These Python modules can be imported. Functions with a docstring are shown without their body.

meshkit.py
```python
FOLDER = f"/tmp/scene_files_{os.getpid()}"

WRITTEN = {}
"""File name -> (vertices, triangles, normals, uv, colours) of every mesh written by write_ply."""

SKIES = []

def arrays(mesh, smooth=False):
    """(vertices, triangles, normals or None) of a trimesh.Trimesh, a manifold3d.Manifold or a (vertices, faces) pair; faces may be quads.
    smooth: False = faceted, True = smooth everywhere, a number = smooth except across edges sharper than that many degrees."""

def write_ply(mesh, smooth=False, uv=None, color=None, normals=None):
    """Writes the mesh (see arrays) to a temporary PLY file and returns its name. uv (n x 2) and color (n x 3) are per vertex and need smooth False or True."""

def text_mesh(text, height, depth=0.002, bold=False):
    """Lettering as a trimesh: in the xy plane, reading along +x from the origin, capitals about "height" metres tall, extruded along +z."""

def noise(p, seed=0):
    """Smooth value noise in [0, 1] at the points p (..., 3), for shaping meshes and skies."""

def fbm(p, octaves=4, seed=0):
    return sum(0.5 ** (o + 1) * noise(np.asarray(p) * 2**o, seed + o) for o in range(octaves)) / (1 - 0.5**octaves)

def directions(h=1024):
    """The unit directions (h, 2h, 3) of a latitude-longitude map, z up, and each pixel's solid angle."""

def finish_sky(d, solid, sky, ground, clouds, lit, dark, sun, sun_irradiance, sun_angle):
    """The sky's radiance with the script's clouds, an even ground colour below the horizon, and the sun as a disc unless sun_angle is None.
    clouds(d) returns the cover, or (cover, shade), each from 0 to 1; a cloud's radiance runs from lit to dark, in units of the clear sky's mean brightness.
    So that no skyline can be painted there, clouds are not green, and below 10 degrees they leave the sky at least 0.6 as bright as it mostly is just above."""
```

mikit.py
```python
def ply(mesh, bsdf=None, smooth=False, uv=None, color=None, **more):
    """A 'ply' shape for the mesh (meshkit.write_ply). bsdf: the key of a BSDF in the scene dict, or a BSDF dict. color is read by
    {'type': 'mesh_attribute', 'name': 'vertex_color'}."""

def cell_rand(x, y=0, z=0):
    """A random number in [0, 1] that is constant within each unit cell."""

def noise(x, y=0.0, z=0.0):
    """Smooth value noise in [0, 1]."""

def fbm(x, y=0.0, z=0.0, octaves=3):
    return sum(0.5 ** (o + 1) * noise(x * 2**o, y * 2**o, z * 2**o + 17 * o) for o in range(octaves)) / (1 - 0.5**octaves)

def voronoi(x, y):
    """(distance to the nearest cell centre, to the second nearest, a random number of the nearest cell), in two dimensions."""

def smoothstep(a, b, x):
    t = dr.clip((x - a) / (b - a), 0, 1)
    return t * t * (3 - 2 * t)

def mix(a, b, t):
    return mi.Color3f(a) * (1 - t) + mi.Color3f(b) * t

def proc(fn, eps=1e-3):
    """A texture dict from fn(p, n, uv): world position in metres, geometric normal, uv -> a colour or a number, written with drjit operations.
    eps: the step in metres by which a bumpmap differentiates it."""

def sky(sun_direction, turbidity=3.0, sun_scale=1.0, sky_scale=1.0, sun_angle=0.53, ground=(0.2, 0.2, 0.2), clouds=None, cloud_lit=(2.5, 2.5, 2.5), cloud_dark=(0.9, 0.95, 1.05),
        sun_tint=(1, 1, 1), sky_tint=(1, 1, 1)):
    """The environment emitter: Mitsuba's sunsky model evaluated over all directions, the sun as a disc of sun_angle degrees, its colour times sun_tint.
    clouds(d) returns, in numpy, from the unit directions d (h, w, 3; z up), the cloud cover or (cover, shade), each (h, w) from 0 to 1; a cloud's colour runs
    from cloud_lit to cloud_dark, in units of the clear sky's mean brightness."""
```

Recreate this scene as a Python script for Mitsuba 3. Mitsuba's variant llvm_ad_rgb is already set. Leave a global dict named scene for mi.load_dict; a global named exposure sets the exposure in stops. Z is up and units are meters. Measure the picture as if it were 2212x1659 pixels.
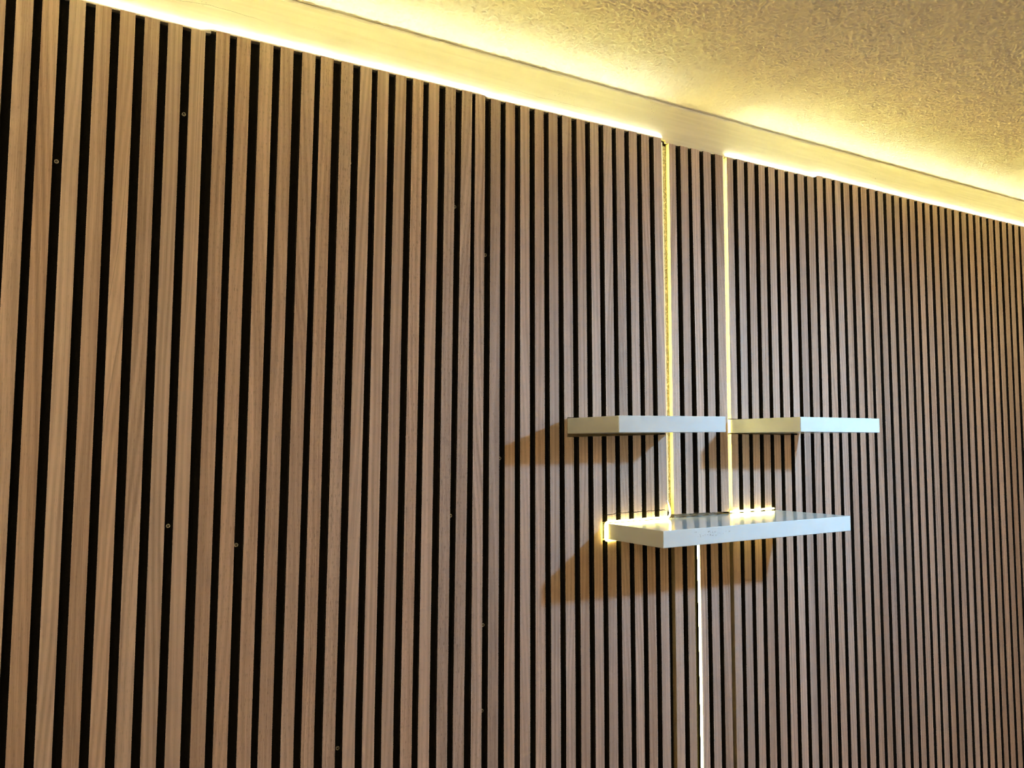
import math
import numpy as np, trimesh, mitsuba as mi, drjit as dr
import manifold3d as m3
from shapely.geometry import Polygon, box as sbox
from shapely.ops import unary_union
import mikit, meshkit
from mikit import noise, fbm, cell_rand, smoothstep, mix, proc
T = mi.ScalarTransform4f

# ------------------------------------------------------------------ camera
F_PX, YAW, PITCH, ROLL, DIST, EYE = 1672.67, 0.5065965, 0.0741406, 0.0028381, 1.5182363, 1.6
_f = np.array([math.sin(YAW) * math.cos(PITCH), math.cos(YAW) * math.cos(PITCH), math.sin(PITCH)])
_r = np.array([math.cos(YAW), -math.sin(YAW), 0.0])
_u = np.cross(_r, _f)
_up = -_r * math.sin(ROLL) + _u * math.cos(ROLL)
_o = np.array([0.0, -DIST, EYE])
scene = {"type": "scene", "camera": {
    "type": "perspective", "fov": math.degrees(2 * math.atan(1106 / F_PX)), "fov_axis": "x", "near_clip": 0.02, "far_clip": 50.0,
    "to_world": T().look_at(origin=_o.tolist(), target=(_o + _f).tolist(), up=_up.tolist())}}
exposure = 0.10
labels = {}

# ------------------------------------------------------------------ light levels (LED strips and spot lamp of the room, plus added fill strips)
WARM = np.array([1.0, 0.75, 0.14])          # LED tape colour
COOL = np.array([0.36, 0.71, 1.0])          # pendant bulb colour
TAPE = 290.0                                 # tape on top of the slats
TAPE_GLOW = np.array([0.62, 0.50, 0.26])     # faint glow put into the tape body to imitate its lit underside
GAP = 30.0                                  # tape between slats above the shelves
LOWGAP = 45.0                               # tape between slats below the shelves
ROPE = 32.0                                 # rope round the long shelf
BULB = 1800.0
FILL_COVE = 30.0                                # fill strips added on the other, unseen walls
FILL_COVE_C = np.array([1.0, 0.90, 0.60])
LAMP = np.array([1.7905, -1.115, 1.963])


def rgb(c): return {"type": "rgb", "value": [float(v) for v in c]}
def emit(c, k, weight=1.0): return {"type": "area", "radiance": rgb(np.asarray(c) * k), "sampling_weight": float(weight)}


# ------------------------------------------------------------------ materials
def wood_fn(p, n, uv):
    s = uv.x * 97.0
    kind = dr.floor(uv.y + 1e-4)
    fleck = uv.y - kind
    tone = cell_rand(uv.x * 4096.0 + 3.0, 1.0)
    tint = cell_rand(uv.x * 4096.0 + 3.0, 2.0)
    bend = noise(p.z * 1.7 + s, s) * 3.0 + noise(p.z * 5.0 + s, s + 9.0) * 0.8
    sl = cell_rand(uv.x * 4096.0 + 3.0, 5.0) - 0.5
    xs = p.x + sl * dr.abs(sl) * 0.26 * p.z        # some slats are cut across the grain, which then runs off at a slant
    broad = noise(xs * 75.0 + bend + s, p.z * 0.5, s)
    rings = 0.5 + 0.5 * dr.sin(xs * 620.0 + bend * 5.5 + s * 3.0 + 3.0 * noise(p.x * 60.0, p.z * 3.0, s))
    fine = noise(p.x * 1500.0 + s, p.z * 14.0, s)
    pores = smoothstep(0.66, 0.86, noise(p.x * 1300.0 + s, p.z * 130.0, s + 4.0))
    t = 0.42 * broad + (0.24 * noise(s, p.z * 0.9) + 0.06) * rings + 0.30 * fine
    c = mix((0.292, 0.210, 0.182), (0.562, 0.432, 0.394), smoothstep(0.05, 0.80, t))
    c = c * (0.85 + 0.24 * tone) * mix((1.03, 0.99, 0.95), (0.97, 1.01, 1.06), tint)
    c = c * (1.0 - (0.10 + 0.42 * fleck) * pores)
    line = smoothstep(0.035, 0.0, dr.abs(broad - 0.62)) * smoothstep(0.55, 0.75, noise(s, p.z * 0.7, 3.0))
    c = c * (1.0 - 0.30 * line)
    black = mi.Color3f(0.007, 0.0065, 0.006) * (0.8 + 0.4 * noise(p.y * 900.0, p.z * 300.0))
    raw = mi.Color3f(0.56, 0.47, 0.33) * (0.85 + 0.25 * noise(p.y * 800.0, p.z * 500.0))
    endgrain = mi.Color3f(0.20, 0.155, 0.11) * (0.7 + 0.6 * noise(p.x * 900.0, p.y * 900.0))
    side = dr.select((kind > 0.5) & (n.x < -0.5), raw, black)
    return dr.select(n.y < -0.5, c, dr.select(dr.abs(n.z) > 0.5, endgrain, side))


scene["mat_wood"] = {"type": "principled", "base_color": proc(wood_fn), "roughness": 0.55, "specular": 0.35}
scene["mat_felt"] = {"type": "diffuse", "reflectance": proc(lambda p, n, uv: mi.Color3f(0.006, 0.0058, 0.0055) * (0.5 + noise(p.x * 1500.0, p.z * 1500.0)))}
scene["mat_felt_edge"] = {"type": "diffuse", "reflectance": proc(
    lambda p, n, uv: mi.Color3f(0.15, 0.148, 0.155) * (0.45 + 1.5 * noise(p.x * 900.0, p.z * 700.0) * noise(p.x * 300.0, p.z * 260.0 + 7.0)))}


def paint_fn(p, n, uv):
    streak = noise(p.z * 230.0 + 1.5 * noise(p.x * 3.0, p.z * 20.0), p.x * 11.0)
    crack = noise(p.x * 1.3, 5.0) * 0.05 + 0.012 * noise(p.x * 9.0, 3.0) + 0.003 * noise(p.x * 60.0, 1.0)
    line = smoothstep(0.0007, 0.0002, dr.abs(p.z - 2.406 - crack + 0.02)) * smoothstep(0.45, 0.6, noise(p.x * 2.1 + 4.0, 8.0))
    speck = smoothstep(0.90, 0.95, noise(p.x * 420.0, p.z * 420.0)) * smoothstep(0.80, 0.86, noise(p.x * 23.0, p.z * 23.0))
    return mi.Color3f(0.67, 0.63, 0.55) * (0.92 + 0.09 * streak) * (1.0 - 0.4 * line) * (1.0 - 0.5 * speck)


scene["mat_fascia"] = {"type": "bumpmap", "nested_texture": proc(lambda p, n, uv: noise(p.z * 230.0 + 1.5 * noise(p.x * 3.0, p.z * 20.0), p.x * 11.0) + 0.5 * noise(p.z * 600.0, p.x * 20.0), 2e-4),
                       "scale": 0.00030, "nested": {"type": "diffuse", "reflectance": proc(paint_fn)}}
scene["mat_ceiling"] = {"type": "diffuse", "reflectance": rgb((0.88, 0.83, 0.76))}
scene["mat_wall"] = {"type": "diffuse", "reflectance": proc(lambda p, n, uv: mi.Color3f(0.70, 0.62, 0.50) * (0.94 + 0.08 * fbm(p.x * 30.0, p.y * 30.0, p.z * 30.0)))}
scene["mat_wall_ochre"] = {"type": "diffuse", "reflectance": proc(lambda p, n, uv: mi.Color3f(0.78, 0.69, 0.53) * (0.94 + 0.08 * fbm(p.x * 30.0, p.y * 30.0, p.z * 30.0)))}
scene["mat_trim"] = {"type": "diffuse", "reflectance": rgb((0.80, 0.76, 0.70))}
scene["mat_floor"] = {"type": "principled", "roughness": 0.4, "base_color": proc(
    lambda p, n, uv: mix((0.40, 0.30, 0.20), (0.54, 0.43, 0.31), fbm(p.x * 4.0, p.y * 90.0)) * (0.8 + 0.3 * cell_rand(p.y / 0.14, dr.floor(p.x / 1.2 + 0.37 * dr.floor(p.y / 0.14)))))}


def shelf_fn(p, n, uv):
    z0 = 1.4066 + 0.0159 * (p.x - 1.0976)
    spot = smoothstep(0.66, 0.72, noise(p.x * 330.0, p.z * 420.0)) * smoothstep(0.52, 0.60, noise(p.x * 700.0 + 9.0, p.z * 700.0))
    where = smoothstep(0.055, 0.045, dr.abs(p.x - 1.225)) * smoothstep(0.007, 0.005, dr.abs(p.z - z0 + 0.009))
    mark = dr.select((n.y < -0.5) & (p.x < 1.60), spot * where, 0.0)
    return mi.Color3f(0.62, 0.70, 0.79) * (1.0 - 0.45 * mark)


scene["mat_shelf"] = {"type": "roughplastic", "diffuse_reflectance": proc(shelf_fn), "alpha": 0.03, "nonlinear": False, "int_ior": 1.22}
scene["mat_tape"] = {"type": "roughplastic", "diffuse_reflectance": rgb((0.80, 0.78, 0.72)), "alpha": 0.2}
scene["mat_rope"] = {"type": "diffuse", "reflectance": rgb((0.85, 0.82, 0.72))}
scene["mat_foil"] = {"type": "roughconductor", "alpha": 0.28, "specular_reflectance": rgb((0.62, 0.62, 0.64))}
scene["mat_screw"] = {"type": "principled", "base_color": proc(lambda p, n, uv: mix((0.85, 0.82, 0.75), (0.05, 0.045, 0.04), uv.x)), "metallic": 0.1, "roughness": 0.4}  # uv.x marks the cross recess, painted dark as its shade
scene["mat_shade"] = {"type": "twosided", "bsdf": {"type": "principled", "base_color": rgb((0.05, 0.05, 0.055)), "roughness": 0.35}}
scene["mat_cord"] = {"type": "diffuse", "reflectance": rgb((0.03, 0.03, 0.03))}


# ------------------------------------------------------------------ helpers
def obj(key, mesh, mat, label=None, category=None, group=None, kind=None, smooth=False, uv=None, **more):
    scene[key] = mikit.ply(mesh, mat, smooth=smooth, uv=uv, **more)
    tag(key, label, category, group, kind)
    return key


def tag(key, label=None, category=None, group=None, kind=None):
    d = {k: v for k, v in (("label", label), ("category", category), ("group", group), ("kind", kind)) if v}
    if d: labels[key] = d


def num(name, i): return name if i == 0 else f"{name}_{i:03d}"


_count = {}
def part(parent, name):
    k = parent + "__" + name
    i = _count.get(k, 0); _count[k] = i + 1
    return num(k, i)


def bx(x0, x1, y0, y1, z0, z1):
    b = trimesh.creation.box((x1 - x0, y1 - y0, z1 - z0)); b.apply_translation(((x0 + x1) / 2, (y0 + y1) / 2, (z0 + z1) / 2)); return b


def cbox(x0, x1, y0, y1, z0, z1, c):
    p = []
    for x, sx in ((x0, 1), (x1, -1)):
        for y, sy in ((y0, 1), (y1, -1)):
            for z, sz in ((z0, 1), (z1, -1)):
                p += [(x + sx * c, y + sy * c, z), (x + sx * c, y, z + sz * c), (x, y + sy * c, z + sz * c)]
    return trimesh.Trimesh(*(lambda h: (h.vertices, h.faces))(trimesh.convex.convex_hull(np.array(p))))


def cat(*m): return trimesh.util.concatenate(list(m))


def plate(poly, y0, y1):
    """A polygon of the x-z plane as a solid between the depths y0 and y1."""
    e = trimesh.creation.extrude_polygon(poly, y1 - y0, engine="earcut")
    v = e.vertices
    out = trimesh.Trimesh(np.stack([v[:, 0], y0 + v[:, 2], v[:, 1]], 1), e.faces[:, ::-1], process=False)
    out.fix_normals()
    return out


def flat(mesh):
    """Vertices of its own for every triangle."""
    return trimesh.Trimesh(mesh.triangles.reshape(-1, 3), np.arange(3 * len(mesh.faces)).reshape(-1, 3), process=False)


def tube(path, r, n=8):
    path = np.asarray(path, float)
    rings = []
    t = np.gradient(path, axis=0); t /= np.linalg.norm(t, axis=1, keepdims=True)
    ref = np.array([0.0, -1.0, 0.0])
    for q, d, rr in zip(path, t, np.broadcast_to(r, len(path))):
        a = np.cross(d, ref if abs(d @ ref) < 0.9 else [0, 0, 1.0]); a /= np.linalg.norm(a); b = np.cross(d, a)
        ang = np.arange(n) / n * 2 * np.pi
        rings.append(q + rr * (np.cos(ang)[:, None] * a + np.sin(ang)[:, None] * b))
    v = np.vstack(rings + [path[:1], path[-1:]]); m = len(path); f = []
    for i in range(m - 1):
        for j in range(n):
            a, b, c, d = i * n + j, i * n + (j + 1) % n, (i + 1) * n + (j + 1) % n, (i + 1) * n + j
            f += [(a, b, c), (a, c, d)]
    for j in range(n):
        f += [(m * n, (j + 1) % n, j), (m * n + 1, (m - 1) * n + j, (m - 1) * n + (j + 1) % n)]
    out = trimesh.Trimesh(v, np.array(f), process=False); out.fix_normals(); return out


def lathe(profile, n=32):
    return trimesh.creation.revolve(np.array(profile), sections=n)


# ------------------------------------------------------------------ the room
ZC = 2.4926                                  # ceiling
XL, XR, YN, YW = -1.3, 4.7, -4.2, 0.021      # room, the slat wall at y = YW; slat fronts at y = 0
SLAT_D = 0.013
obj("floor", bx(XL - .1, XR + .1, YN - .1, YW + .12, -0.1, 0), "mat_floor", kind="structure")
obj("wall_back", bx(XL - .1, XR + .1, YW, YW + .1, 0, ZC + .1), "mat_wall", kind="structure")
obj("wall_left", bx(XL - .1, XL, YN, YW, 0, ZC + .1), "mat_wall_ochre", kind="structure")
obj("wall_right", bx(XR, XR + .1, YN, YW, 0, ZC + .1), "mat_wall", kind="structure")
obj("wall_front", bx(XL - .1, XR + .1, YN - .1, YN, 0, ZC + .1), "mat_wall", kind="structure")


def ceiling_mesh():
    x0, x1, y0, y1, st = 0.1, 3.1, -0.85, YW, 0.0020
    xs, ys = np.linspace(x0, x1, int((x1 - x0) / st)), np.linspace(y0, y1, int((y1 - y0) / st))
    X, Y = np.meshgrid(xs, ys, indexing="ij")
    P = np.stack([X, Y, 0 * X], -1)
    w = np.stack([meshkit.fbm(P * 45, 2, 5), meshkit.fbm(P * 45, 2, 9), 0 * X], -1) - 0.5
    ridge = lambda s, seed, k: (1 - np.abs(2 * meshkit.noise((P + w * 0.011) / s, seed) - 1)) ** k
    n1, n2, n3 = ridge(0.0080, 1, 2.0), ridge(0.0054, 2, 2.0), meshkit.noise(P / 0.0044, 3)
    h = 0.0019 * n1 + 0.0012 * n2 + 0.0010 * n3
    h *= 0.82 + 0.36 * meshkit.noise(P / 0.05, 4)
    edge = np.minimum.reduce([X - x0, x1 - X, Y - y0]) / 0.03
    h *= np.clip(edge, 0, 1)
    Z = ZC - h + 0.0008
    nx, ny = X.shape
    idx = np.arange(nx * ny).reshape(nx, ny)
    a, b, c, d = idx[:-1, :-1].ravel(), idx[1:, :-1].ravel(), idx[1:, 1:].ravel(), idx[:-1, 1:].ravel()
    f = np.vstack([np.stack([a, c, b], 1), np.stack([a, d, c], 1)])     # facing down
    fine = trimesh.Trimesh(np.stack([X, Y, Z], -1).reshape(-1, 3), f, process=False)
    zc = ZC + 0.0008
    v, q = [], []
    for (xa, xb, ya, yb) in ((XL, x0, YN, YW), (x1, XR, YN, YW), (x0, x1, YN, y0)):
        i = len(v); v += [(xa, ya, zc), (xa, yb, zc), (xb, yb, zc), (xb, ya, zc)]; q += [(i, i + 1, i + 2), (i, i + 2, i + 3)]
    return fine, trimesh.Trimesh(np.array(v), np.array(q), process=False)


_fine, _coarse = ceiling_mesh()
obj("ceiling", cat(_fine, _coarse), "mat_ceiling", kind="structure", smooth=40)
obj("ceiling__slab", bx(XL - .1, XR + .1, YN - .1, YW + .1, ZC + .05, ZC + .15), "mat_wall")

# fascia board over the slats; its top edge stops short of the ceiling and leaves a shadowed recess with a cove bead
FY = 0.008
obj("trim_2", bx(XL, XR, YW - .004, YW - .0002, 2.4750, 2.4905), "mat_trim", kind="structure")
obj("baseboard_front", bx(XL, XR, YN, YN + .015, 0, .09), "mat_trim", kind="structure")
obj("baseboard_left", bx(XL, XL + .015, YN + .015, YW - .03, 0, .09), "mat_trim", kind="structure")
obj("baseboard_right", bx(XR - .015, XR, YN + .015, YW - .03, 0, .09), "mat_trim", kind="structure")

# ------------------------------------------------------------------ slat panels
# measured edges (m) of the 77 gaps between slats: (left, right) at z = 1.80 and at z = 1.05
GA = [(-0.0996, -0.0869), (-0.0615, -0.0471), (-0.0218, -0.0069), (0.0182, 0.0320), (0.0570, 0.0718), (0.0970, 0.1112), (0.1362, 0.1505), (0.1758, 0.1933), (0.2185, 0.2314), (0.2571, 0.2736), (0.2992, 0.3124), (0.3378, 0.3545), (0.3802, 0.3923), (0.4179, 0.4341), (0.4593, 0.4740), (0.4994, 0.5126), (0.5376, 0.5524), (0.5772, 0.5918), (0.6168, 0.6296), (0.6546, 0.6698), (0.6948, 0.7087), (0.7345, 0.7457), (0.7709, 0.7854), (0.8107, 0.8242), (0.8495, 0.8635), (0.8887, 0.9027), (0.9282, 0.9420), (0.9673, 0.9811), (1.0072, 1.0219), (1.0472, 1.0616), (1.0868, 1.1009), (1.1267, 1.1402), (1.1658, 1.1800), (1.2053, 1.2193), (1.2447, 1.2593), (1.2852, 1.3082), (1.3320, 1.3475), (1.3728, 1.3878), (1.4134, 1.4273), (1.4538, 1.4683), (1.4952, 1.5090), (1.5330, 1.5480), (1.5736, 1.5875), (1.6133, 1.6286), (1.6540, 1.6680), (1.6939, 1.7076), (1.7340, 1.7481), (1.7735, 1.7882), (1.8146, 1.8288), (1.8564, 1.8687), (1.8948, 1.9084), (1.9350, 1.9486), (1.9748, 1.9882), (2.0144, 2.0292), (2.0549, 2.0686), (2.0949, 2.1083), (2.1348, 2.1488), (2.1743, 2.1889), (2.2144, 2.2287), (2.2535, 2.2672), (2.2930, 2.3064), (2.3315, 2.3458), (2.3708, 2.3840), (2.4109, 2.4259), (2.4517, 2.4648), (2.4910, 2.5055), (2.5317, 2.5455), (2.5722, 2.5867), (2.6127, 2.6269), (2.6528, 2.6672), (2.6929, 2.7069), (2.7326, 2.7463), (2.7732, 2.7868), (2.8130, 2.8272), (2.8540, 2.8663), (2.8919, 2.9068), (2.9328, 2.9469)]
GB = [(-0.0992, -0.0865), (-0.0610, -0.0470), (-0.0219, -0.0074), (0.0176, 0.0317), (0.0565, 0.0709), (0.0959, 0.1104), (0.1355, 0.1493), (0.1745, 0.1903), (0.2156, 0.2288), (0.2539, 0.2700), (0.2952, 0.3075), (0.3327, 0.3487), (0.3731, 0.3870), (0.4118, 0.4280), (0.4528, 0.4673), (0.4925, 0.5069), (0.5318, 0.5465), (0.5718, 0.5865), (0.6116, 0.6248), (0.6499, 0.6658), (0.6907, 0.7033), (0.7292, 0.7451), (0.7706, 0.7850), (0.8107, 0.8249), (0.8511, 0.8649), (0.8910, 0.9049), (0.9313, 0.9455), (0.9710, 0.9854), (1.0113, 1.0262), (1.0516, 1.0661), (1.0911, 1.1051), (1.1308, 1.1450), (1.1703, 1.1842), (1.2094, 1.2235), (1.2495, 1.2638), (1.2901, 1.3095), (1.3355, 1.3505), (1.3747, 1.3940), (1.4167, 1.4304), (1.4562, 1.4696), (1.4954, 1.5081), (1.5337, 1.5476), (1.5731, 1.5870), (1.6126, 1.6273), (1.6534, 1.6679), (1.6939, 1.7079), (1.7341, 1.7484), (1.7746, 1.7889), (1.8155, 1.8297), (1.8572, 1.8689), (1.8947, 1.9092), (1.9357, 1.9498), (1.9762, 1.9900), (2.0159, 2.0307), (2.0566, 2.0707), (2.0964, 2.1099), (2.1357, 2.1504), (2.1756, 2.1897), (2.2154, 2.2294), (2.2546, 2.2678), (2.2933, 2.3065), (2.3316, 2.3452), (2.3698, 2.3823), (2.4095, 2.4238), (2.4496, 2.4635), (2.4897, 2.5039), (2.5306, 2.5444), (2.5707, 2.5852), (2.6107, 2.6249), (2.6508, 2.6650), (2.6912, 2.7050), (2.7309, 2.7439), (2.7716, 2.7853), (2.8117, 2.8239), (2.8507, 2.8630), (2.8886, 2.9035), (2.9295, 2.9436)]
ZA, ZB, Z0 = 1.80, 1.05, 0.003
PANELS = [  # first slat, last slat, (x, top z) at two points, flecks, label
    (-22, -8, (-1.0, 2.3755, -0.43, 2.3750), 0.1, "walnut slat panel at the far left end of the wall, outside the photo"),
    (-7, 7, (-0.006, 2.3747, 0.1766, 2.3730), 0.12, "leftmost walnut slat panel, smooth swirling grain, brown and dimly lit towards the bottom"),
    (8, 22, (0.195, 2.3788, 0.736, 2.3813), 0.55, "walnut slat panel with short dark pore flecks, second from the left"),
    (23, 35, (0.7445, 2.3777, 1.289, 2.3822), 0.25, "walnut slat panel behind the left small shelf, ending at the first lit vertical gap"),
    (36, 40, (1.3197, 2.3748, 1.504, 2.3761), 0.2, "narrow five-slat walnut strip between the two yellow lit vertical gaps"),
    (41, 49, (1.5178, 2.3754, 1.861, 2.3772), 0.2, "walnut slat panel behind the right small shelf, just right of the second lit gap"),
    (50, 64, (1.8734, 2.3853, 2.4544, 2.3834), 0.3, "walnut slat panel right of the shelves, top standing one step higher than its left neighbour"),
    (65, 79, (2.468, 2.3843, 2.974, 2.3845), 0.3, "walnut slat panel with the narrowest looking slats at the right edge of the photo"),
    (80, 94, (3.07, 2.3845, 3.6, 2.3845), 0.3, "walnut slat panel furthest along the wall, right of the panel with the narrowest looking slats"),
]


def edge_x(table, i, z):
    xa, xb = table
    return xa + (xb - xa) * (ZA - z) / (ZA - ZB) if z > ZB else xb


def slat_edges(i):
    """(x of the left edge, x of the right edge) each at ZA and ZB."""
    n = len(GA)
    def right_of(k):    # right edge of gap k = left edge of slat k
        return (GA[k - 1][1], GB[k - 1][1])
    def left_of(k):
        return (GA[k - 1][0], GB[k - 1][0])
    if 1 <= i <= n - 1: return right_of(i), left_of(i + 1)
    if i <= 0:
        d = 0.03965 * (i - 0); r = left_of(1); r = (r[0] + d, r[1] + d)
        return (r[0] - 0.0254, r[1] - 0.0254), r
    d = 0.0399 * (i - n); l = right_of(n); l = (l[0] + d, l[1] + d)
    return l, (l[0] + 0.0259, l[1] + 0.0259)


# cut-outs in the cladding for the three shelves (x-z plane), and saw cuts
def lin(x, x0, z0, x1, z1): return z0 + (z1 - z0) * (x - x0) / (x1 - x0)
NOTCH = [
    Polygon([(0.9905, 1.6105), (1.2830, 1.6185), (1.2830, 1.6605), (0.9905, 1.6565)]),          # left small shelf
    Polygon([(1.5000, 1.6215), (1.7600, 1.6205), (1.7600, 1.6620), (1.5000, 1.6620)]),          # right small shelf
    Polygon([(1.0915, 1.3640), (1.66, 1.3720), (1.66, 1.4125), (1.4950, 1.4135), (1.4945, 1.4180), (1.3060, 1.4190), (1.3055, 1.4115), (1.0915, 1.4085)]),   # long shelf
]
_kx = np.linspace(1.0925, 1.2855, 40)
_rng = np.random.default_rng(7)
_kz = np.interp(_kx, [1.0925, 1.16, 1.24, 1.2855], [1.4258, 1.4297, 1.4309, 1.4305]) + _rng.normal(0, 0.0006, 40)
KERF = Polygon(list(zip(_kx, _kz + 0.0002 + 0.0010 * _rng.random(40))) + list(zip(_kx, _kz - 0.0002 - 0.0005 * _rng.random(40)))[::-1]).buffer(0)
CUTS = unary_union(NOTCH + [KERF])

SCREWS = {1: [(-0.0558, 2.0822), (0.1449, 2.2092), (0.1428, 1.4469)],
          2: [(0.4636, 2.1736), (0.7029, 2.1172), (0.6992, 1.4409), (0.2609, 1.4060), (0.4615, 1.0013)],
          3: [(0.7793, 2.0183), (0.8180, 1.5626), (0.7786, 1.2024), (0.7775, 1.0217)]}


def screw_mesh(x, z):
    head = m3.Manifold.cylinder(0.0016, 0.0037, 0.0034, 20)
    cut = m3.Manifold.cube((0.0019, 0.0052, 0.004), True) + m3.Manifold.cube((0.0052, 0.0019, 0.004), True) + m3.Manifold.cylinder(0.004, 0.0018, 0.0018, 8).translate((0, 0, -0.002))
    m = (head - cut.rotate((0, 0, 25)).translate((0, 0, 0.0023))).to_mesh()
    v = np.array(m.vert_properties)[:, :3]
    out = trimesh.Trimesh(np.stack([v[:, 0] + x, SLAT_D - 0.0001 - v[:, 2], v[:, 1] + z], 1), np.array(m.tri_verts))
    out.fix_normals()
    recess_shade = (out.vertices[out.faces][:, :, 1].mean(1) > SLAT_D - 0.0016) & (np.hypot(out.triangles_center[:, 0] - x, out.triangles_center[:, 2] - z) < 0.0028)
    return flat(out), np.repeat(np.stack([recess_shade, recess_shade], 1).astype(float), 3, 0)


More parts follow.
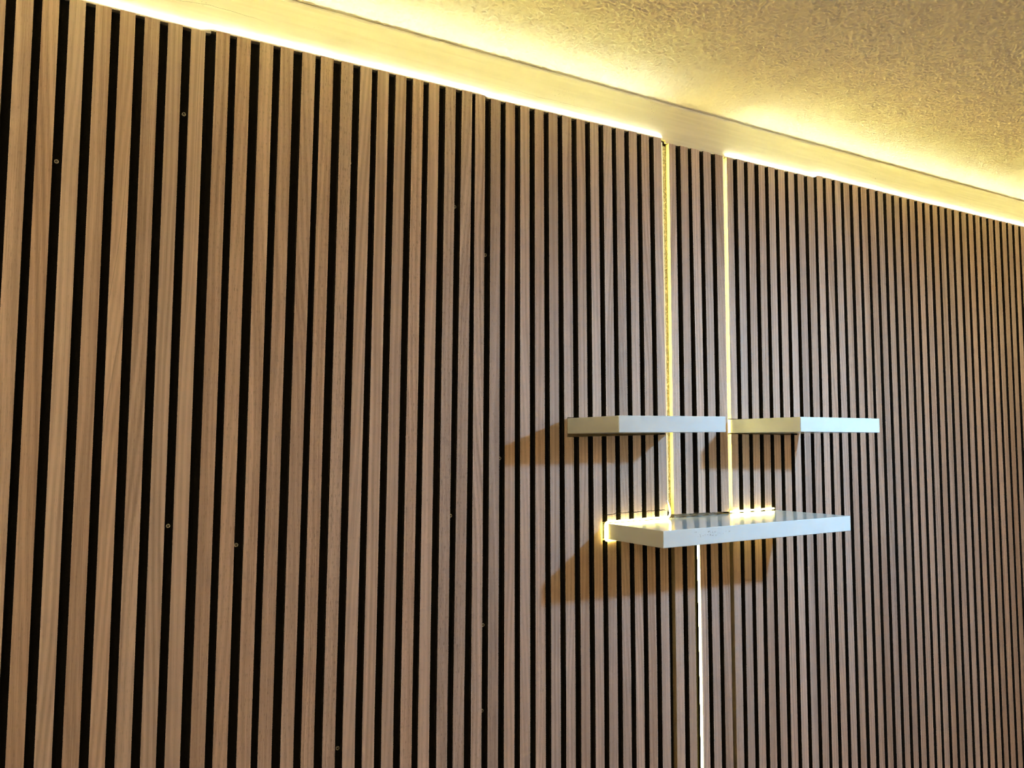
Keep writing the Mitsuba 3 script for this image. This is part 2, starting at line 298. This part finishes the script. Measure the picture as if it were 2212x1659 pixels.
_slat_rng = np.random.default_rng(11)
TOPS = {}
for pi, (i0, i1, (xa, za, xb, zb), fleck, label) in enumerate(PANELS):
    root = num("slat_panel", pi)
    tag(root, label, "wall panel")
    top = lambda x, q=(xa, za, xb, zb): lin(x, *q)
    L = slat_edges(i0)[0]; R = slat_edges(i1)[1]
    lo, hi = [], []
    def seam(k, z, side):      # the joint of two backings runs along the middle of gap k (at gap 36 along its right edge)
        if 1 <= k <= len(GA):
            l, r = (edge_x((GA[k - 1][j], GB[k - 1][j]), 0, z) for j in (0, 1))
            return (r if k == 36 else (l + r) / 2) - 0.0001 * side
        return edge_x(slat_edges(k if side < 0 else k - 1)[0 if side < 0 else 1], 0, z) + side * 0.0068
    zl, zr = top(L[0]) - 0.001, top(R[0]) - 0.001
    pts = [(seam(i0, z, -1), z) for z in (Z0, ZB, zl)] + [(seam(i1 + 1, z, 1), z) for z in (zr, ZB, Z0)]
    felt = Polygon(pts)
    touched = felt.intersects(CUTS)
    if touched: felt = felt.difference(unary_union(NOTCH))
    pieces = [g for g in getattr(felt, "geoms", [felt]) if g.area > 1e-4]
    obj(root + "__felt_backing", cat(*[plate(g, SLAT_D + 0.0002, YW - 0.0005) for g in pieces]), "mat_felt")
    labels[root + "__felt_backing"] = {"label": "black felt backing behind the slats"}
    TOPS[pi] = top
    for i in range(i0, i1 + 1):
        l, r = slat_edges(i)
        zt = top(0.5 * (l[0] + r[0])) + _slat_rng.normal(0, 0.0004)
        poly = Polygon([(edge_x(l, 0, Z0), Z0), (edge_x(r, 0, Z0), Z0), (edge_x(r, 0, ZB), ZB), (edge_x(r, 0, zt), zt + _slat_rng.normal(0, 0.0004)),
                        (edge_x(l, 0, zt), zt + _slat_rng.normal(0, 0.0004)), (edge_x(l, 0, ZB), ZB)])
        if poly.intersects(CUTS): poly = poly.difference(CUTS)
        seed = (_slat_rng.integers(0, 4000) + 0.5) / 4096.0
        kind = 1.0 if i in (36, 41) else 0.0
        for g in sorted([g for g in getattr(poly, "geoms", [poly]) if g.area > 2e-5], key=lambda g: -g.bounds[3]):
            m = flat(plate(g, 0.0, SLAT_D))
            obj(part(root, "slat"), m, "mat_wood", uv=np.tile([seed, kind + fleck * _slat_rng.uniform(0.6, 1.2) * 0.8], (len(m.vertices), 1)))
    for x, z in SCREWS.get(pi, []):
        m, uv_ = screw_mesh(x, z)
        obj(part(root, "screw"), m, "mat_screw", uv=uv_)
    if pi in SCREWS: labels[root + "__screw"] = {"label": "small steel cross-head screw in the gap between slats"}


# fascia board, its lower edge scribed to the uneven panel tops
_lo = []
for pi, P_ in enumerate(PANELS):
    xa_ = slat_edges(P_[0])[0][0] - 0.006 if pi else XL
    xb_ = slat_edges(PANELS[pi + 1][0])[0][0] - 0.006 if pi + 1 < len(PANELS) else XR
    _lo += [(xa_, TOPS[pi](max(xa_, -1.0)) + 0.0022), (xb_, TOPS[pi](min(xb_, 3.6)) + 0.0022)]
obj("trim_1", plate(Polygon(_lo + [(XR, 2.479), (XL, 2.479)]), FY, YW - .0002), "mat_fascia", kind="structure")


# torn edge of the backing, bare in the first lit gap
def torn_edge():
    zs = np.arange(1.425, 2.372, 0.003)
    rows = []
    for z in zs:
        a, b = edge_x((GA[35][0], GB[35][0]), 0, z) + 0.0002, edge_x((GA[35][1], GB[35][1]), 0, z) - 0.0004
        xs = np.linspace(a, b, 8)
        n = meshkit.noise(np.stack([xs * 500, 0 * xs, 0 * xs + z * 400], 1), 3)
        rows.append(np.stack([xs, SLAT_D - 0.0002 - 0.0018 * n, 0 * xs + z], 1))
    v = np.array(rows); m, k = v.shape[:2]
    idx = np.arange(m * k).reshape(m, k)
    a, b, c, d = idx[:-1, :-1].ravel(), idx[:-1, 1:].ravel(), idx[1:, 1:].ravel(), idx[1:, :-1].ravel()
    return trimesh.Trimesh(v.reshape(-1, 3), np.vstack([np.stack([a, b, c], 1), np.stack([a, c, d], 1)]), process=False)
obj("slat_panel_003__felt_edge", torn_edge(), "mat_felt_edge", label="rough grey torn felt edge in the lit gap")


# ------------------------------------------------------------------ shelves
def shelf_frame(xa, d, zt, zb, w, rz, rx, ry, back, c=0.0012):
    m = cbox(0, w, -d, back, zb - zt, 0, c)
    v = np.array(m.vertices)
    v[:, 2] += rx * v[:, 1] + ry * v[:, 0]
    x, y = v[:, 0] - rz * v[:, 1], v[:, 1] + rz * v[:, 0]
    m.vertices = np.stack([x + xa, y, v[:, 2] + zt], 1)
    return m


obj("wall_shelf", shelf_frame(0.991, 0.1992, 1.6546, 1.6184, 0.3032, -0.008, -0.0041, 0.0116, 0.0195), "mat_shelf",
    "left of the two small glossy white floating shelves, its far end reaching the right one", "shelf", "white floating shelves")
obj("wall_shelf_001", shelf_frame(1.5013, 0.247, 1.6598, 1.6242, 0.2672, -0.061, -0.0023, -0.0003, 0.0195), "mat_shelf",
    "right of the two small glossy white floating shelves, its left end glowing yellow", "shelf", "white floating shelves")
obj("wall_shelf_002", shelf_frame(1.0976, 0.2191, 1.4066, 1.3699, 0.5722, -0.0393, -0.0205, 0.0159, 0.0195), "mat_shelf",
    "long glossy white floating shelf below the two small ones, scuffed front edge", "shelf", "white floating shelves")

# crinkled foil tape and stub of wire in the slit behind the long shelf
def foil():
    xs = np.linspace(1.312, 1.462, 60)
    n = meshkit.noise(np.stack([xs * 90, 0 * xs, 0 * xs], 1), 2)
    top = np.stack([xs, 0.0005 + 0.003 * n, 1.4165 + 0.0015 * n], 1)
    mid = np.stack([xs, -0.002 + 0.002 * n, 1.4140 + 0.001 * n[::-1]], 1)
    bot = np.stack([xs, -0.006 + 0.002 * n[::-1], 1.4116 + 0.0009 * n + (xs - 1.312) * 0.012], 1)
    v = np.vstack([top, mid, bot]); k = len(xs); f = []
    for r in range(2):
        for i in range(k - 1):
            a, b, c, d = r * k + i, r * k + i + 1, (r + 1) * k + i + 1, (r + 1) * k + i
            f += [(a, c, b), (a, d, c)]
    return trimesh.Trimesh(v, np.array(f), process=False)
obj("foil_tape", foil(), {"type": "twosided", "bsdf": {"type": "ref", "id": "mat_foil"}}, "crinkled dark silver tape in the slit at the back of the long shelf", "tape", smooth=60)


# ------------------------------------------------------------------ LED strips
def led(index, label, tape, light, k, color=WARM, mat="mat_tape", group="LED strips"):
    root = num("led_strip", index)
    tag(root, label, "led strip", group)
    if tape is not None: obj(root + "__tape", tape, mat, emitter=emit(TAPE_GLOW, 1.0, 0.05))
    obj(root + "__light_line", light, "mat_rope", emitter=emit(color, k))
    return root


def top_tape(x0, x1, ztop, tilt=22.0):
    """Flexible tape lying on the slat ends, its light side up and leaning a little into the room; follows the panel tops."""
    xs = np.linspace(x0, x1, max(2, int((x1 - x0) / 0.02)))
    ca, sa = math.cos(math.radians(tilt)), math.sin(math.radians(tilt))
    def strip(w0, w1, t0, t1):
        rows = []
        for x in xs:
            y0, z0 = 0.0005, ztop(x) + 0.0009
            pt = lambda w, t: (x, y0 + w * ca - t * sa, z0 + w * sa + t * ca)
            rows.append([pt(w0, t0), pt(w1, t0), pt(w1, t1), pt(w0, t1)])
        v = np.array(rows); n = len(xs); f = []
        for i in range(n - 1):
            for j in range(4):
                a, b, c, d = i * 4 + j, i * 4 + (j + 1) % 4, (i + 1) * 4 + (j + 1) % 4, (i + 1) * 4 + j
                f += [(a, b, c), (a, c, d)]
        f += [(0, 2, 1), (0, 3, 2), (4 * n - 4, 4 * n - 3, 4 * n - 2), (4 * n - 4, 4 * n - 2, 4 * n - 1)]
        m = trimesh.Trimesh(v.reshape(-1, 3), np.array(f), process=False); m.fix_normals(); return m
    def line(w0, w1, t):
        rows = []
        for x in xs:
            y0, z0 = 0.0005, ztop(x) + 0.0009
            pt = lambda w: (x, y0 + w * ca - t * sa, z0 + w * sa + t * ca)
            rows.append([pt(w0), pt(w1)])
        v = np.array(rows).reshape(-1, 3); f = []
        for i in range(len(xs) - 1):
            a, b, c, d = 2 * i, 2 * i + 1, 2 * i + 3, 2 * i + 2
            f += [(a, d, c), (a, c, b)]
        return trimesh.Trimesh(v, np.array(f), process=False)
    return strip(0.0, 0.0070, 0.0, 0.0012), line(0.0004, 0.0066, 0.0014)


def panel_top(x):
    for pi in range(len(PANELS)):
        if x < slat_edges(PANELS[pi][1] + 1)[0][0] - 0.007 or pi == len(PANELS) - 1: return TOPS[pi](x)


t_, l_ = top_tape(-0.95, 1.288, panel_top)
led(0, "warm LED strip on the slat tops, left of the first lit gap", t_, l_, TAPE)
t_, l_ = top_tape(1.513, 3.6, panel_top)
led(1, "warm LED strip on the slat tops, right of the second lit gap", t_, l_, TAPE)


def gap_tape(gap, face, z0, z1, w0=-0.0012, w1=0.0085):
    """Tape stuck to the side of a slat inside a gap. face +1: on the gap's left side, shining right; -1: the reverse."""
    k = 0 if face > 0 else 1
    e = (GA[gap - 1][k], GB[gap - 1][k])
    zs = np.linspace(z0, z1, 8)
    rows, lit = [], []
    for z in zs:
        x = edge_x(e, 0, z)
        rows.append([(x + face * .0003, w0, z), (x + face * .0013, w0, z), (x + face * .0013, w1, z), (x + face * .0003, w1, z)])
        lit.append([(x + face * .0016, w0 + .0004, z), (x + face * .0016, w1 - .0004, z)])
    v = np.array(rows).reshape(-1, 3); n = len(zs); f = []
    for i in range(n - 1):
        for j in range(4):
            a, b, c, d = i * 4 + j, i * 4 + (j + 1) % 4, (i + 1) * 4 + (j + 1) % 4, (i + 1) * 4 + j
            f += [(a, b, c), (a, c, d)]
    f += [(0, 2, 1), (0, 3, 2), (4 * n - 4, 4 * n - 3, 4 * n - 2), (4 * n - 4, 4 * n - 2, 4 * n - 1)]
    tape = trimesh.Trimesh(v, np.array(f), process=False); tape.fix_normals()
    v = np.array(lit).reshape(-1, 3); f = []
    for i in range(n - 1):
        a, b, c, d = 2 * i, 2 * i + 1, 2 * i + 3, 2 * i + 2
        f += [(a, b, c), (a, c, d)] if face > 0 else [(a, c, b), (a, d, c)]
    return tape, trimesh.Trimesh(v, np.array(f), process=False)


t_, l_ = gap_tape(36, 1, 1.455, 2.372, -0.0025)
led(2, "LED strip recessed in the first lit vertical gap, above the long shelf's left half", t_, l_, GAP)
t_, l_ = gap_tape(41, 1, 1.425, 2.372)
led(3, "LED strip recessed in the second lit vertical gap, beside the right small shelf", t_, l_, GAP)
t_, l_ = gap_tape(38, -1, 0.02, 1.366, -0.0020)
led(4, "glaring white vertical LED strip running down from under the long shelf", t_, l_, LOWGAP)


def smooth_path(p, n):
    p = np.array(p, float); s = np.r_[0, np.cumsum(np.linalg.norm(np.diff(p, axis=0), axis=1))]
    from scipy.interpolate import PchipInterpolator
    return PchipInterpolator(s, p)(np.linspace(0, s[-1], n))


zt = lambda x: 1.4066 + 0.0159 * (x - 1.0976)
rope = [(1.2905, 0.004, 1.4560), (1.2910, -0.001, 1.4440), (1.2915, -0.004, 1.4320), (1.2900, -0.006, 1.4200), (1.2820, -0.006, 1.4125),
        (1.2650, -0.005, zt(1.265) + .0040), (1.20, -0.005, zt(1.20) + .0040), (1.15, -0.005, zt(1.15) + .0040), (1.1010, -0.005, zt(1.10) + .0040), (1.0948, -0.005, 1.4060),
        (1.0938, -0.005, 1.390), (1.0938, -0.005, 1.3710), (1.0960, -0.005, 1.3672), (1.1020, -0.004, 1.3664), (1.135, 0.000, 1.3672)]
path = smooth_path(rope, 90)
rad = np.full(90, 0.0025); rad[:8] = np.linspace(0.0006, 0.0025, 8)
led(5, "glaring LED strip looping round the back and left end of the long shelf", None, tube(path, rad), ROPE)
path = smooth_path([(1.4965, -0.004, zt(1.4965) + .0050), (1.58, -0.004, zt(1.58) + .0050), (1.7030 - .045, -0.003, zt(1.66) + .0050)], 20)
led(6, "short glaring LED strip on the right half of the long shelf's back edge", None, tube(path, 0.0026), ROPE)
zb = lambda x: 1.3699 + 0.0159 * (x - 1.0976)
path = smooth_path([(1.49, -0.013, zb(1.49) - .0030), (1.66, -0.015, zb(1.66) - .0030)], 12)
led(7, "LED strip hidden under the right half of the long shelf, lighting the slats below", None, tube(path, 0.0018), ROPE * 1.6)

# warm fill strips added on the three unseen walls, shining up at the ceiling
def fill_cove(index, label, x0, x1, y0, y1, k):
    z = 2.08
    root = num("led_strip", index)
    tag(root, label, "led strip")
    obj(root + "__ledge", bx(x0, x1, y0, y1, z, z + .012), "mat_trim")
    m = 0.012
    v = np.array([(x0 + m, y0 + m, z + .0135), (x1 - m, y0 + m, z + .0135), (x1 - m, y1 - m, z + .0135), (x0 + m, y1 - m, z + .0135)])
    obj(root + "__light_line", trimesh.Trimesh(v, [(0, 1, 2), (0, 2, 3)], process=False), "mat_rope", emitter=emit(FILL_COVE_C, FILL_COVE * k, 1.5))
fill_cove(8, "warm fill light added on the unseen wall behind the camera", XL, XR, YN, YN + .12, 0.4)
fill_cove(9, "warm fill light added on the unseen side wall left of the camera", XL, XL + .12, YN + .14, -0.75, 2.5)
fill_cove(10, "warm fill light added on the unseen side wall right of the camera", XR - .12, XR, YN + .14, YW - .1, 1.4)

# ------------------------------------------------------------------ spot lamp hanging just right of the frame, cool white, aimed at the shelves
root = "pendant_lamp"
tag(root, "black hanging spot lamp with cool white light, right of the shelves outside the frame", "lamp")
AXIS = np.array([-0.18, 1.0, -0.85]); AXIS /= np.linalg.norm(AXIS)
_a = np.cross(AXIS, [0, 0, 1.0]); _a /= np.linalg.norm(_a); _b = np.cross(_a, AXIS)
_M = np.eye(4); _M[:3, :3] = np.stack([_a, _b, AXIS], 1) * np.array([1, 1, 1.0]); _M[:3, 3] = LAMP
if np.linalg.det(_M[:3, :3]) < 0: _M[:3, 0] *= -1
def aim(m): m.apply_transform(_M); return m
lens = trimesh.creation.cylinder(radius=0.028, height=0.002, sections=32); lens = flat(lens)
lens = aim(trimesh.Trimesh(*(lambda a: (np.vstack([[(0, 0, 0)], np.stack([0.028 * np.cos(a), 0.028 * np.sin(a), 0 * a], 1)]), [(0, i + 1, (i + 1) % len(a) + 1) for i in range(len(a))]))(np.arange(32) / 32 * 2 * np.pi), process=False))
obj(root + "__lens", lens, "mat_rope", emitter=emit(COOL, BULB, 2.0))
barrel = aim(lathe([(0.0, -0.090), (0.030, -0.088), (0.041, -0.075), (0.041, 0.022), (0.038, 0.022), (0.038, -0.001), (0.0, -0.001)]))
obj(root + "__barrel", barrel, "mat_shade", smooth=40)
bp = LAMP - AXIS * 0.05
obj(root + "__stem", tube([bp + (0, 0, .041), bp + (0, 0, .2), (bp[0], bp[1], ZC - .026)], 0.006), "mat_cord", smooth=True)
rose = lathe([(0.0, 0.0), (0.045, 0.0), (0.05, -0.004), (0.03, -0.025), (0.0, -0.028)]); rose.apply_translation((bp[0], bp[1], ZC - .001))
obj(root + "__ceiling_rose", rose, "mat_cord", smooth=40)
